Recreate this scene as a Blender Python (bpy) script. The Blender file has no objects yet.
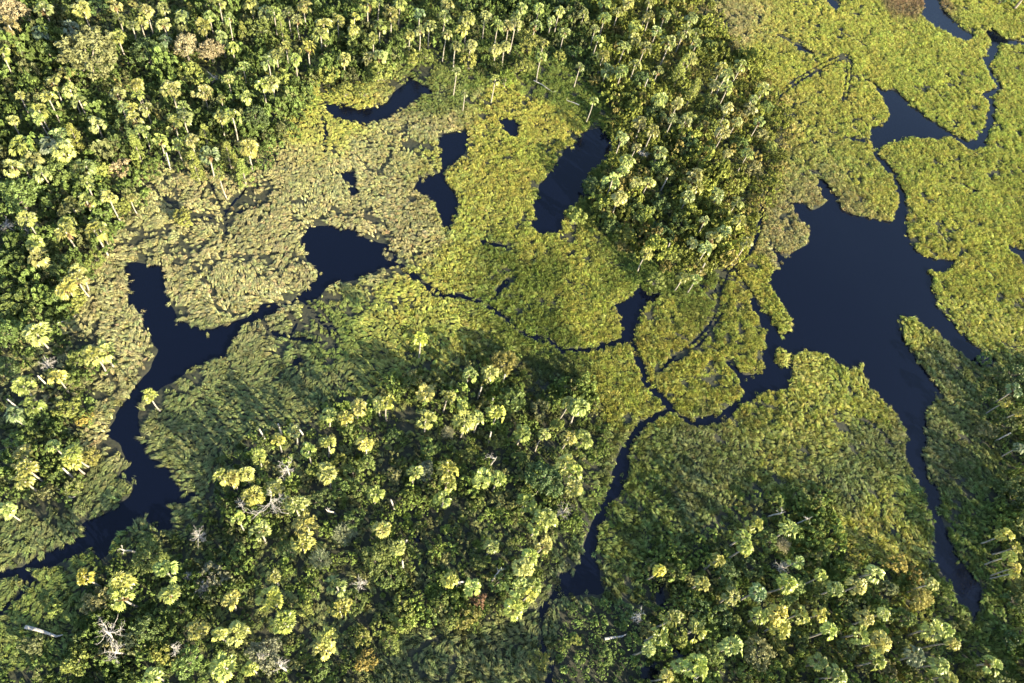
import bpy, math, random
import numpy as np
from mathutils import Matrix, Vector

rng = np.random.default_rng(7)
random.seed(7)
SC = bpy.context.scene
COL = SC.collection

# ------------------------------------------------------------------ camera
ALT, FPX = 150.0, 740.0
CEN = np.array([512.0, 341.5])
NAD = np.array([375.0, 770.0])            # where plumb lines meet in the photograph
_d = NAD - CEN; _L = float(np.hypot(*_d))
_u = -_d / _L; _r = np.array([-_u[1], _u[0]]); TILT = math.atan2(_L, FPX)
FV = np.array([0, math.sin(TILT), -math.cos(TILT)])
UV = np.array([0, math.cos(TILT), math.sin(TILT)])
RV = np.array([1.0, 0, 0])
camd = bpy.data.cameras.new('camera'); cam = bpy.data.objects.new('camera', camd); COL.objects.link(cam)
camd.sensor_width = 36.0; camd.lens = FPX / 1024 * 36.0; camd.clip_start = 1; camd.clip_end = 5000
cx = _r[0] * RV + _u[0] * UV; cy = -_r[1] * RV - _u[1] * UV; cz = -FV
cam.matrix_world = Matrix(((cx[0], cy[0], cz[0], 0), (cx[1], cy[1], cz[1], 0), (cx[2], cy[2], cz[2], ALT), (0, 0, 0, 1)))
SC.camera = cam

# ------------------------------------------------------------------ sky, sun, exposure
SUN_EL, SUN_AZ = 20.0, -28.0              # azimuth from +X, counter-clockwise
w = bpy.data.worlds.new('World'); SC.world = w; w.use_nodes = True
nt = w.node_tree; nt.nodes.clear()
sky = nt.nodes.new('ShaderNodeTexSky'); sky.sky_type = 'NISHITA'; sky.sun_disc = False
sky.sun_elevation = math.radians(SUN_EL); sky.sun_rotation = math.radians(90 - SUN_AZ)
bg = nt.nodes.new('ShaderNodeBackground'); bg.inputs[1].default_value = 0.115
ow = nt.nodes.new('ShaderNodeOutputWorld')
nt.links.new(sky.outputs[0], bg.inputs[0]); nt.links.new(bg.outputs[0], ow.inputs[0])
sl = bpy.data.lights.new('sun', 'SUN'); sl.energy = 5.0; sl.angle = math.radians(0.5); sl.color = (1.0, 0.87, 0.61)
so = bpy.data.objects.new('sun', sl); COL.objects.link(so)
ca, ce = math.radians(SUN_AZ), math.radians(SUN_EL)
tosun = Vector((math.cos(ca) * math.cos(ce), math.sin(ca) * math.cos(ce), math.sin(ce)))
so.rotation_euler = tosun.to_track_quat('Z', 'Y').to_euler(); so.location = tosun * 400
SC.view_settings.view_transform = 'Standard'; SC.view_settings.look = 'None'
SC.view_settings.gamma = 1; SC.view_settings.use_curve_mapping = False
SC.view_settings.exposure = 2.03

# ------------------------------------------------------------------ survey: image point <-> ground
def at(px, py, z=0.0):
    px = np.asarray(px, float); py = np.asarray(py, float)
    vx, vy = px - CEN[0], py - CEN[1]
    a = vx * _r[0] + vy * _r[1]; b = vx * _u[0] + vy * _u[1]
    D = FPX * FV + a[..., None] * RV + b[..., None] * UV
    s = (z - ALT) / D[..., 2]
    return np.stack([D[..., 0] * s, D[..., 1] * s], -1)
def topx(x, y, z=0.0):
    x = np.asarray(x, float); y = np.asarray(y, float)
    dz = z - ALT
    w_ = y * FV[1] + dz * FV[2]; a = x / w_ * FPX; b = (y * UV[1] + dz * UV[2]) / w_ * FPX
    return CEN[0] + a * _r[0] + b * _u[0], CEN[1] + a * _r[1] + b * _u[1]
def pxscale(px, py):
    p = at(px, py); return FPX / (p[..., 1] * FV[1] - ALT * FV[2])

def vnoise(x, y, s, seed=0):
    x = np.asarray(x) / s + 1000; y = np.asarray(y) / s + 1000
    xi = np.floor(x).astype(np.int64); yi = np.floor(y).astype(np.int64)
    fx = x - xi; fy = y - yi; fx = fx * fx * (3 - 2 * fx); fy = fy * fy * (3 - 2 * fy)
    def h(i, j):
        n = (i * 374761393 + j * 668265263 + seed * 982451653) & 0xFFFFFFFF
        n = ((n ^ (n >> 13)) * 1274126177) & 0xFFFFFFFF
        return ((n ^ (n >> 16)) & 0xFFFF) / 65535.0
    return (h(xi, yi) * (1 - fx) + h(xi + 1, yi) * fx) * (1 - fy) + (h(xi, yi + 1) * (1 - fx) + h(xi + 1, yi + 1) * fx) * fy
def fbm(x, y, s, seed=0):
    return (vnoise(x, y, s, seed) + .5 * vnoise(x, y, s / 2, seed + 1) + .25 * vnoise(x, y, s / 4, seed + 2)) / 1.75

# water outlines, surveyed from the photograph (image points, laid on the ground plane)
WATER = [
 # winding channel with pond arm
 [(124,262),(165,265),(163,278),(168,295),(177,318),(192,325),(212,330),(230,323),(245,317),(256,311),(262,303),(289,303),(299,293),(309,288),(318,275),(309,265),(301,248),(303,227),(330,226),(356,228),(366,238),(389,246),(398,256),(399,267),(383,270),(369,275),(358,280),(336,283),(324,291),(314,301),(300,302),(288,307),(273,315),(263,320),(245,326),(230,343),(228,355),(213,358),(193,370),(172,383),(158,390),(143,398),(138,412),(140,432),(147,445),(147,456),(167,466),(177,483),(182,489),(200,494),(187,503),(170,506),(175,516),(172,529),(160,531),(147,521),(133,528),(115,536),(110,553),(97,561),(93,549),(73,556),(57,566),(33,573),(30,578),(32,586),(23,594),(0,616),(-30,640),(-30,625),(0,604),(17,596),(25,579),(17,576),(0,578),(-30,590),(-30,575),(0,569),(20,566),(43,553),(70,543),(83,533),(82,521),(97,519),(110,511),(123,501),(135,489),(128,481),(115,479),(127,463),(123,455),(122,445),(105,433),(113,421),(132,391),(147,371),(158,351),(147,331),(140,320),(135,306),(128,306),(128,291),(125,278)],
 # crescent pond
 [(318,93),(323,102),(339,103),(353,108),(369,108),(386,103),(393,93),(403,85),(409,75),(416,80),(436,93),(423,95),(416,103),(399,113),(383,122),(363,126),(346,120),(333,118),(323,108)],
 [(321,117),(325,118),(328,150),(324,153)], [(336,173),(356,172),(357,184),(359,194),(351,196),(349,184)],
 # bottle shaped pond
 [(436,143),(443,134),(466,130),(469,140),(464,157),(456,163),(447,171),(444,180),(453,190),(458,203),(453,227),(446,236),(443,228),(436,207),(426,197),(414,190),(419,177),(438,173),(441,166)],
 [(499,120),(512,118),(518,125),(517,138),(509,136),(503,128)],
 # slanting pond
 [(585,130),(600,128),(612,137),(609,157),(589,173),(584,187),(585,197),(572,207),(562,223),(560,234),(535,233),(532,227),(534,203),(540,183),(555,167),(565,150),(580,137)],
 # boot pond
 [(609,305),(625,300),(640,286),(647,293),(660,293),(655,303),(642,310),(637,325),(634,340),(622,341),(620,321),(617,308)],
 # lake upper lobe
 [(873,84),(885,90),(896,90),(911,105),(935,123),(951,133),(958,139),(950,137),(935,140),(915,138),(891,143),(880,150),(879,155),(895,172),(905,193),(908,227),(910,241),(900,232),(891,223),(878,220),(891,222),(899,203),(896,190),(891,177),(875,160),(868,140),(871,127),(885,123),(888,113),(878,93)],
 [(843,138),(852,136),(868,140),(868,144),(850,142)],
 # big lake
 [(783,202),(801,202),(811,210),(818,208),(825,203),(818,193),(818,182),(811,170),(826,183),(838,197),(841,210),(855,215),(878,220),(891,223),(904,228),(910,241),(915,251),(931,258),(948,261),(955,261),(950,271),(941,275),(930,271),(933,291),(938,308),(955,325),(968,341),(981,350),(996,361),(986,371),(975,365),(955,351),(935,331),(911,319),(901,316),(898,323),(901,335),(911,351),(928,375),(941,391),(935,401),(925,415),(928,435),(923,456),(928,473),(938,493),(940,509),(945,529),(951,546),(968,566),(983,589),(981,609),(973,625),(968,612),(951,592),(941,572),(928,559),(931,546),(935,522),(925,496),(911,476),(905,455),(906,438),(901,421),(888,408),(871,388),(863,375),(858,368),(848,370),(828,356),(805,350),(793,355),(791,375),(788,391),(768,391),(752,400),(739,408),(725,420),(712,428),(692,428),(680,419),(672,410),(690,420),(712,415),(732,405),(742,391),(739,380),(728,368),(724,360),(732,361),(744,376),(751,375),(764,368),(762,357),(765,343),(764,329),(756,315),(748,301),(753,298),(761,309),(770,318),(776,327),(782,334),(792,329),(793,323),(787,315),(781,302),(772,294),(768,279),(767,275),(776,269),(791,253),(778,262),(765,242),(771,243),(783,257),(808,245),(806,228),(801,220),(791,207)],
 [(1007,245),(1024,250),(1050,258),(1050,266),(1024,260),(1012,255)],
 [(943,177),(952,178),(958,183),(977,191),(976,195),(964,189),(953,182)],
 [(717,15),(721,16),(730,27),(727,28)], [(791,44),(795,43),(815,53),(814,58),(800,51)],
 # upper right creek mouth
 [(918,-12),(930,-14),(938,0),(945,13),(961,28),(973,35),(968,42),(955,38),(935,27),(918,15),(924,8)],
 [(991,28),(1005,38),(1024,42),(1050,46),(1050,52),(1024,46),(1002,45),(996,52),(988,62),(984,60),(990,43),(985,33)],
 [(823,-2),(834,-2),(840,7),(836,13),(830,8)],
 # lower channel
 [(617,456),(609,486),(602,503),(592,523),(584,543),(577,566),(559,573),(555,586),(549,599),(540,603),(539,623),(540,649),(549,663),(544,683),(538,700),(546,700),(551,683),(555,664),(545,646),(543,623),(547,608),(562,598),(582,594),(605,594),(602,579),(595,556),(600,529),(612,503),(622,493),(627,476),(630,456),(634,440),(645,420),(640,418),(628,437)],
 [(413,533),(420,534),(420,541),(414,540)],[(438,556),(448,548),(447,556),(440,562)],[(425,545),(429,546),(428,566),(425,566)],[(436,537),(449,531),(446,536)],
 [(656,588),(664,592),(664,612),(657,604)],[(668,648),(690,650),(688,657),(670,658)],[(640,666),(660,660),(655,683),(640,683)],
 [(291,359),(303,357),(300,366),(292,368)],[(225,396),(233,393),(232,400),(226,401)],[(855,418),(866,424),(869,432),(860,429)],
 [(700,281),(704,284),(702,292),(698,288)],
]
ISLANDS = [[(776,345),(784,350),(790,360),(781,367),(775,359)], [(385,253),(392,254),(391,260),(385,259)], [(856,364),(863,366),(860,372)]]
STREAMS = [  # centre line, width in image pixels
 ([(396,262),(406,270),(423,283),(436,295),(453,296),(473,300),(486,305),(503,316),(512,325),(519,333),(529,336),(549,341),(562,350),(585,351),(609,345),(626,339)], 5.0),
 ([(486,305),(496,296),(506,281)], 3.0), ([(483,243),(506,247)], 3.5),
 ([(629,338),(634,350),(639,361),(645,378),(662,398),(673,411)], 4.5),
 ([(672,411),(655,417),(644,424),(632,440)], 4.0),
 
 ([(950,134),(968,146),(981,143),(988,127),(992,107),(987,96),(999,88),(991,75),(986,62),(994,52)], 7.0),
 ([(863,78),(875,86)], 3.0), ([(778,35),(791,44)], 1.6), ([(719,16),(714,4),(716,-8)], 1.6), ([(903,312),(896,300)], 0.1),
 # airboat runs
 ([(298,293),(312,311),(326,328),(338,349)], 2.2), ([(304,291),(330,322),(342,340)], 1.6), ([(262,322),(275,333),(292,338),(318,341),(332,352)], 2.6),
 ([(290,312),(296,322),(293,334)], 2.0), ([(263,319),(268,330),(276,335)], 2.2),
 ([(724,247),(731,262),(742,282),(756,300)], 1.5), ([(738,262),(728,274),(720,292),(716,312)], 1.3), ([(731,264),(722,272),(715,292)], 1.0),
 ([(717,312),(707,328),(694,342),(672,358),(660,372)], 1.4), ([(722,314),(711,331),(698,346),(676,362)], 1.0),
 ([(765,188),(760,206),(757,232),(750,252),(742,262)], 1.6), ([(768,190),(763,206),(760,230),(757,240),(748,256)], 1.1),
 ([(776,95),(795,80),(815,68),(845,54)], 1.1), ([(780,97),(798,83),(818,71),(848,57)], 1.1),
 ([(846,58),(846,76),(842,101)], 1.1), ([(851,58),(850,78),(846,102)], 1.1),
 ([(148,182),(160,195),(175,206),(200,217),(214,218)], 1.8), ([(208,180),(222,205),(227,224),(226,240)], 1.6), ([(246,188),(236,200),(228,212)], 1.6), ([(254,205),(236,214)], 1.4),
 ([(640,380),(652,392),(668,408)], 1.2), ([(905,425),(888,416)], 0.1), ([(862,418),(880,432),(893,446)], 1.6), ([(944,470),(958,484),(975,500)], 1.4),
 ([(660,585),(663,600),(668,616)], 3.0),
]
X0, X1, Y0, Y1, GS = -235.0, 235.0, -75.0, 395.0, 0.5
gx = np.arange(X0, X1 + GS, GS); gy = np.arange(Y0, Y1 + GS, GS)
GX, GY = np.meshgrid(gx, gy)
def inside(poly, X, Y):
    r = np.zeros(X.shape, bool); n = len(poly)
    for i in range(n):
        (x1, y1), (x2, y2) = poly[i], poly[(i + 1) % n]
        if y1 == y2: continue
        c = ((y1 > Y) != (y2 > Y)) & (X < (x2 - x1) * (Y - y1) / (y2 - y1) + x1)
        r ^= c
    return r
def wpoly(pts):
    a = np.array(pts, float); return at(a[:, 0], a[:, 1])
SDF = np.full(GX.shape, 9.0)
def segdist(p, q, X, Y):
    d = q - p; L2 = max(float(d @ d), 1e-9)
    t = np.clip(((X - p[0]) * d[0] + (Y - p[1]) * d[1]) / L2, 0, 1)
    return np.hypot(X - p[0] - t * d[0], Y - p[1] - t * d[1])
def window(lo, hi, m=9.5):
    i0 = max(int((lo[0] - m - X0) / GS), 0); i1 = min(int((hi[0] + m - X0) / GS) + 2, len(gx))
    j0 = max(int((lo[1] - m - Y0) / GS), 0); j1 = min(int((hi[1] + m - Y0) / GS) + 2, len(gy))
    return (slice(j0, j1), slice(i0, i1))
for sign, group in ((1, WATER), (-1, ISLANDS)):
    for pts in group:
        P = wpoly(pts); n = len(P); W = window(P.min(0), P.max(0)); sub = np.full(GX[W].shape, 9.0)
        for i in range(n):
            p, q = P[i], P[(i + 1) % n]
            w2 = window(np.minimum(p, q), np.maximum(p, q))
            if GX[w2].size == 0: continue
            d = segdist(p, q, GX[w2], GY[w2])
            js = slice(w2[0].start - W[0].start, w2[0].stop - W[0].start); is_ = slice(w2[1].start - W[1].start, w2[1].stop - W[1].start)
            sub[js, is_] = np.minimum(sub[js, is_], d)
        sub = np.where(inside(P, GX[W], GY[W]), -sub, sub)
        SDF[W] = np.minimum(SDF[W], sub) if sign > 0 else np.maximum(SDF[W], -sub)
TRK = np.full(GX.shape, 9.0)
for pts, wd in STREAMS:
    if wd < 0.2: continue
    if wd < 2.3:
        P = wpoly(pts)
        for p, q in zip(P[:-1], P[1:]):
            w2 = window(np.minimum(p, q), np.maximum(p, q)); TRK[w2] = np.minimum(TRK[w2], segdist(p, q, GX[w2], GY[w2]) - wd * .06)
        continue
    P = wpoly(pts); half = .10 + 1.15 * wd / 2 / float(pxscale(*np.mean(np.array(pts, float), 0)))
    for p, q in zip(P[:-1], P[1:]):
        w2 = window(np.minimum(p, q), np.maximum(p, q))
        wob = half * (0.55 + 0.9 * vnoise(GX[w2], GY[w2], 5.0, 33))
        SDF[w2] = np.minimum(SDF[w2], segdist(p, q, GX[w2], GY[w2]) - wob)
SDF += (fbm(GX, GY, 4.0, 5) - .5) * 1.1 * np.clip((3.0 - np.abs(SDF)) / 3, 0, 1) * np.where(SDF < .9, .55, 1)
SDF += (fbm(GX, GY, 1.7, 25) - .5) * 1.3 * np.clip((1.8 - np.abs(SDF)) / 1.8, 0, 1)
TRK += (vnoise(GX, GY, 2.5, 15) - .5) * .3
LAND = SDF.copy(); SDF = np.minimum(SDF, TRK - .22)
def grid(A, x, y):
    fx = np.clip((np.asarray(x) - X0) / GS, 0, len(gx) - 1.001); fy = np.clip((np.asarray(y) - Y0) / GS, 0, len(gy) - 1.001)
    i = fx.astype(int); j = fy.astype(int); u = fx - i; v = fy - j
    return (A[j, i] * (1 - u) + A[j, i + 1] * u) * (1 - v) + (A[j + 1, i] * (1 - u) + A[j + 1, i + 1] * u) * v
def height(x, y):
    s = grid(SDF, x, y)
    return np.clip(s * .3, -.9, .12) + np.clip(s, 0, 1) * (fbm(x, y, 3.5, 9) - .4) * .22

# wooded ground
FOREST = [
 [(-60,-40),(700,-40),(712,5),(722,30),(745,60),(775,90),(790,112),(785,150),(768,205),(735,262),(690,282),(660,270),(625,252),(590,228),(592,195),(612,160),(604,128),(612,112),(596,92),(560,62),(528,60),(505,88),(470,72),(440,56),(405,55),(380,82),(345,88),(312,90),(300,120),(285,150),(262,176),(240,182),(212,178),(160,168),(148,190),(140,214),(112,236),(96,268),(82,300),(62,332),(112,345),(116,362),(92,380),(96,402),(86,440),(92,470),(72,498),(40,500),(0,524),(-60,560)],
 [(205,482),(245,440),(300,415),(345,395),(372,400),(405,372),(430,380),(470,360),(515,352),(535,380),(585,385),(612,430),(598,480),(575,530),(556,560),(538,610),(500,625),(470,632),(440,612),(400,640),(370,683),(340,760),(-60,760),(-60,690),(60,660),(88,610),(80,566),(128,546),(190,520),(205,500)],
 [(640,560),(690,545),(725,500),(770,492),(830,490),(838,545),(880,560),(935,575),(962,625),(985,655),(1000,720),(1000,790),(560,790),(600,690),(645,660),(640,600)],
 [(975,385),(1024,365),(1070,372),(1110,420),(1120,780),(1010,780),(1000,600),(985,560),(1000,470)],
 [(985,-8),(1060,6),(1060,-60),(960,-60)],
]
SHRUBS = [[(560,612),(600,600),(640,612),(648,660),(635,720),(552,720),(556,650)]]     # dense thicket beside the lower channel
FM = np.zeros(GX.shape)
for pts in FOREST: FM = np.maximum(FM, inside(wpoly(pts), GX, GY).astype(float))
TH = np.zeros(GX.shape)
for pts in SHRUBS: TH = np.maximum(TH, inside(wpoly(pts), GX, GY).astype(float))

# ------------------------------------------------------------------ materials
def newmat(name):
    m = bpy.data.materials.new(name); m.use_nodes = True
    return m, m.node_tree, m.node_tree.nodes['Principled BSDF'], m.node_tree.nodes['Material Output']
def leafmat(name, source, trans=0.28, rough=0.5, spec=0.35, vary=0.35):
    m, t, p, o = newmat(name); N = t.nodes; L = t.links
    if source == 'object':
        c = N.new('ShaderNodeObjectInfo'); col = c.outputs['Color']
    else:
        c = N.new('ShaderNodeAttribute'); c.attribute_type = 'INSTANCER'; c.attribute_name = 'tint'; col = c.outputs['Color']
    a = N.new('ShaderNodeAttribute'); a.attribute_type = 'GEOMETRY'; a.attribute_name = 'leaf'
    mr = N.new('ShaderNodeMapRange'); mr.inputs['To Min'].default_value = 1 - vary; mr.inputs['To Max'].default_value = 1 + vary
    L.new(a.outputs['Fac'], mr.inputs['Value'])
    mul = N.new('ShaderNodeMix'); mul.data_type = 'RGBA'; mul.blend_type = 'MULTIPLY'; mul.inputs[0].default_value = 1
    L.new(col, mul.inputs[6]); L.new(mr.outputs[0], mul.inputs[7])
    L.new(mul.outputs[2], p.inputs['Base Color']); p.inputs['Roughness'].default_value = rough
    p.inputs['Specular IOR Level'].default_value = spec
    tr = N.new('ShaderNodeBsdfTranslucent'); L.new(mul.outputs[2], tr.inputs[0])
    mx = N.new('ShaderNodeMixShader'); mx.inputs[0].default_value = trans
    L.new(p.outputs[0], mx.inputs[1]); L.new(tr.outputs[0], mx.inputs[2]); L.new(mx.outputs[0], o.inputs[0])
    return m
M_FROND = leafmat('palm_frond', 'object', .22, .42, .45, .30)
M_LEAF = leafmat('tree_leaf', 'object', .25, .5, .3, .45)
M_MARSH = leafmat('marsh_blade', 'instance', .22, .55, .25, .40)
M_UNDER = leafmat('undergrowth_leaf', 'instance', .2, .55, .25, .45)
M_DEADF = leafmat('dead_frond', 'object', .15, .8, .1, .4)
def barkmat(name, c1, c2, scale):
    m, t, p, o = newmat(name); N = t.nodes; L = t.links
    tc = N.new('ShaderNodeTexCoord'); n = N.new('ShaderNodeTexNoise'); n.inputs['Scale'].default_value = scale; n.inputs['Detail'].default_value = 6
    L.new(tc.outputs['Object'], n.inputs['Vector'])
    r = N.new('ShaderNodeValToRGB'); r.color_ramp.elements[0].position = .35; r.color_ramp.elements[1].position = .65
    r.color_ramp.elements[0].color = (*c1, 1); r.color_ramp.elements[1].color = (*c2, 1)
    L.new(n.outputs['Fac'], r.inputs[0]); L.new(r.outputs[0], p.inputs['Base Color']); p.inputs['Roughness'].default_value = .85
    b = N.new('ShaderNodeBump'); b.inputs['Strength'].default_value = .5; L.new(n.outputs['Fac'], b.inputs['Height']); L.new(b.outputs[0], p.inputs['Normal'])
    return m
M_TRUNK = barkmat('palm_bark', (.15, .135, .11), (.36, .325, .27), 3)
M_BARK = barkmat('tree_bark', (.10, .085, .065), (.26, .23, .19), 4)
M_DEAD = barkmat('bleached_wood', (.22, .20, .175), (.48, .45, .41), 3)

# ground
m, t, p, o = newmat('marsh_ground'); N = t.nodes; L = t.links
tc = N.new('ShaderNodeTexCoord')
n1 = N.new('ShaderNodeTexNoise'); n1.inputs['Scale'].default_value = .12; n1.inputs['Detail'].default_value = 8; L.new(tc.outputs['Object'], n1.inputs['Vector'])
n2 = N.new('ShaderNodeTexNoise'); n2.inputs['Scale'].default_value = 1.6; n2.inputs['Detail'].default_value = 8; L.new(tc.outputs['Object'], n2.inputs['Vector'])
r1 = N.new('ShaderNodeValToRGB'); r1.color_ramp.elements[0].color = (.012, .014, .008, 1); r1.color_ramp.elements[1].color = (.036, .040, .016, 1)
r1.color_ramp.elements[0].position = .35; r1.color_ramp.elements[1].position = .68
L.new(n2.outputs['Fac'], r1.inputs[0])
mx = N.new('ShaderNodeMix'); mx.data_type = 'RGBA'; mx.inputs[7].default_value = (.030, .026, .014, 1)
r2 = N.new('ShaderNodeMapRange'); r2.inputs['From Min'].default_value = .45; r2.inputs['From Max'].default_value = .7; r2.inputs['To Max'].default_value = .6
L.new(n1.outputs['Fac'], r2.inputs['Value']); L.new(r2.outputs[0], mx.inputs[0]); L.new(r1.outputs[0], mx.inputs[6])
L.new(mx.outputs[2], p.inputs['Base Color']); p.inputs['Roughness'].default_value = .8
b = N.new('ShaderNodeBump'); b.inputs['Strength'].default_value = .8; b.inputs['Distance'].default_value = .15; L.new(n2.outputs['Fac'], b.inputs['Height']); L.new(b.outputs[0], p.inputs['Normal'])
M_GROUND = m
# water: dark, tea-stained, faint wind ripple
m, t, p, o = newmat('marsh_water'); N = t.nodes; L = t.links
tc = N.new('ShaderNodeTexCoord')
p.inputs['Base Color'].default_value = (.0012, .0021, .0075, 1); p.inputs['Roughness'].default_value = .06; p.inputs['IOR'].default_value = 1.36
wn = N.new('ShaderNodeTexNoise'); wn.inputs['Scale'].default_value = 1.3; wn.inputs['Detail'].default_value = 3
wm = N.new('ShaderNodeMapping'); wm.inputs['Scale'].default_value = (1, 2.2, 1); wm.inputs['Rotation'].default_value = (0, 0, .6)
L.new(tc.outputs['Object'], wm.inputs[0]); L.new(wm.outputs[0], wn.inputs['Vector'])
wb = N.new('ShaderNodeTexNoise'); wb.inputs['Scale'].default_value = .02; L.new(tc.outputs['Object'], wb.inputs['Vector'])
wr = N.new('ShaderNodeMapRange'); wr.inputs['From Min'].default_value = .42; wr.inputs['From Max'].default_value = .62; wr.inputs['To Min'].default_value = .06; wr.inputs['To Max'].default_value = .9
L.new(wb.outputs['Fac'], wr.inputs['Value'])
b = N.new('ShaderNodeBump'); b.inputs['Distance'].default_value = .07; L.new(wr.outputs[0], b.inputs['Strength']); L.new(wn.outputs['Fac'], b.inputs['Height']); L.new(b.outputs[0], p.inputs['Normal'])
M_WATER = m

# ------------------------------------------------------------------ mesh helpers
def mesh(name, V, F, mat, leaf=None):
    me = bpy.data.meshes.new(name); V = np.asarray(V, float); me.from_pydata([tuple(v) for v in V], [], F); me.materials.append(mat)
    if leaf is not None:
        a = me.attributes.new('leaf', 'FLOAT', 'FACE'); a.data.foreach_set('value', np.asarray(leaf, np.float32))
    me.update(); return me
def obj(name, me, parent=None, loc=(0, 0, 0)):
    o = bpy.data.objects.new(name, me); COL.objects.link(o); o.parent = parent; o.location = loc; return o
def unit(v):
    v = np.asarray(v, float); return v / max(np.linalg.norm(v), 1e-9)
def tube(path, radii, sides=6, V=None, F=None):
    V = [] if V is None else V; F = [] if F is None else F
    path = np.asarray(path, float); base = len(V)
    for i, c in enumerate(path):
        d = unit(path[min(i + 1, len(path) - 1)] - path[max(i - 1, 0)])
        a = unit(np.cross(d, (0.3, 1, 0.1) if abs(d[1]) < .9 else (1, 0, 0))); bb = np.cross(d, a)
        for k in range(sides):
            an = 2 * math.pi * k / sides; V.append(c + radii[i] * (math.cos(an) * a + math.sin(an) * bb))
    for i in range(len(path) - 1):
        for k in range(sides):
            k2 = (k + 1) % sides; F.append((base + i * sides + k, base + i * sides + k2, base + (i + 1) * sides + k2, base + (i + 1) * sides + k))
    F.append(tuple(base + k for k in range(sides))[::-1]); F.append(tuple(base + (len(path) - 1) * sides + k for k in range(sides)))
    return V, F

# ------------------------------------------------------------------ ground and water sheets
TS = 0.85
tx = np.arange(X0, X1 + TS, TS); ty = np.arange(Y0, Y1 + TS, TS); TX, TY = np.meshgrid(tx, ty)
TZ = height(TX, TY)
nx, ny = len(tx), len(ty)
idx = np.arange(nx * ny).reshape(ny, nx)
quads = np.stack([idx[:-1, :-1], idx[:-1, 1:], idx[1:, 1:], idx[1:, :-1]], -1).reshape(-1, 4)
verts = np.stack([TX, TY, TZ], -1).reshape(-1, 3)
# skirt out to the horizon: four corners and four trapezoids joined to the rim
far = 2500.0
cor = np.array([[-far, -far, .15], [far, -far, .15], [far, far, .15], [-far, far, .15]])
nb = len(verts); verts = np.vstack([verts, cor])
rim = [list(idx[0, :]), list(idx[:, -1]), list(idx[-1, ::-1]), list(idx[::-1, 0])]
faces = quads.tolist()
for k in range(4): faces.append([nb + k, nb + (k + 1) % 4] + [int(i) for i in rim[k]][::-1])
me = bpy.data.meshes.new('ground'); me.from_pydata(verts.tolist(), [], faces); me.materials.append(M_GROUND)
me.polygons.foreach_set('use_smooth', [True] * len(me.polygons))
g = obj('ground', me); g['kind'] = 'structure'; g['label'] = 'dark muddy marsh ground under the vegetation'; g['category'] = 'ground'
me = mesh('water', [(X0 + 2, Y0 + 2, 0), (X1 - 2, Y0 + 2, 0), (X1 - 2, Y1 - 2, 0), (X0 + 2, Y1 - 2, 0)], [(0, 1, 2, 3)], M_WATER)
wo = obj('water', me); wo['kind'] = 'structure'; wo['label'] = 'dark blue still water in the ponds, channels and lake'; wo['category'] = 'water'

# ------------------------------------------------------------------ foliage meshes
def palm_crown(seed, n=20, pet=1.12, fan=.88, segs=8, up=80, low=-35):
    r = np.random.default_rng(seed); V = []; F = []; T = []
    for i in range(n):
        q = (i + .5) / n
        az = i * 2.39996 + r.normal(0, .30); el = math.radians(up + (low - up) * q ** 0.85 + r.normal(0, 9))
        h = np.array([math.cos(az), math.sin(az), 0]); d = h * math.cos(el) + np.array([0, 0, math.sin(el)])
        side = np.array([-math.sin(az), math.cos(az), 0]); pl = pet * (0.7 + .45 * q) * r.uniform(.72, 1.22); fl = fan * r.uniform(.75, 1.2)
        hub = d * pl + np.array([0, 0, -.12 * pl]); val = r.uniform(0, 1)
        el2 = el - math.radians(26 + r.uniform(-10, 14)); d2 = h * math.cos(el2) + np.array([0, 0, math.sin(el2)])
        rollv = r.normal(0, .32); up2 = np.cross(d2, side); s2 = side * math.cos(rollv) + up2 * math.sin(rollv); n2 = np.cross(d2, s2)
        if n2[2] < 0: n2 = -n2
        b = len(V); V += [np.zeros(3) - s2 * .03, np.zeros(3) + s2 * .03, hub + s2 * .03, hub - s2 * .03]; F.append((b, b + 1, b + 2, b + 3)); T.append(.75)
        for k in range(segs):
            th = math.radians(-78 + 156 * k / (segs - 1)); ln = fl * (0.62 + .38 * math.cos(th)) * r.uniform(.88, 1.1)
            dd = d2 * math.cos(th) + s2 * math.sin(th); sd = -d2 * math.sin(th) + s2 * math.cos(th)
            fold = .30 * abs(math.sin(th)); wd = .19
            mid = hub + dd * ln * .62 + n2 * (fold + .03); tip = hub + dd * ln + n2 * fold - np.array([0, 0, .34 * ln * (.6 + .4 * q)])
            b = len(V); V += [hub, mid + sd * wd * ln - n2 * .05, tip, mid - sd * wd * ln - n2 * .05]; F.append((b, b + 1, b + 2, b + 3)); T.append(np.clip(val + r.normal(0, .18), 0, 1))
    return V, F, T
def leaf_clumps(centres, sizes, per, lsize, seed, V=None, F=None, T=None, flat=.5, elong=1.0):
    r = np.random.default_rng(seed); V = [] if V is None else V; F = [] if F is None else F; T = [] if T is None else T
    for c, s in zip(centres, sizes):
        cv = r.uniform(0, 1)
        for k in range(per):
            o = r.normal(0, 1, 3); o = o / np.linalg.norm(o) * s * r.uniform(.45, 1) * np.array([1, 1, .75]); q = np.asarray(c) + o
            nrm = unit(unit(o) * (1 - flat) + np.array([0, 0, flat]) + r.normal(0, .38, 3)); a = unit(np.cross(nrm, r.normal(0, 1, 3))); b2 = np.cross(nrm, a)
            L_ = lsize * r.uniform(.7, 1.3); w_ = L_ * .5 * elong; b = len(V)
            V += [q - a * L_ * .5, q + b2 * w_ * .6 + nrm * .04, q + a * L_ * .55 - nrm * .05, q - b2 * w_ * .6 + nrm * .04]; F.append((b, b + 1, b + 2, b + 3)); T.append(np.clip(cv * .6 + r.uniform(0, .4), 0, 1))
    return V, F, T
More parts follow.
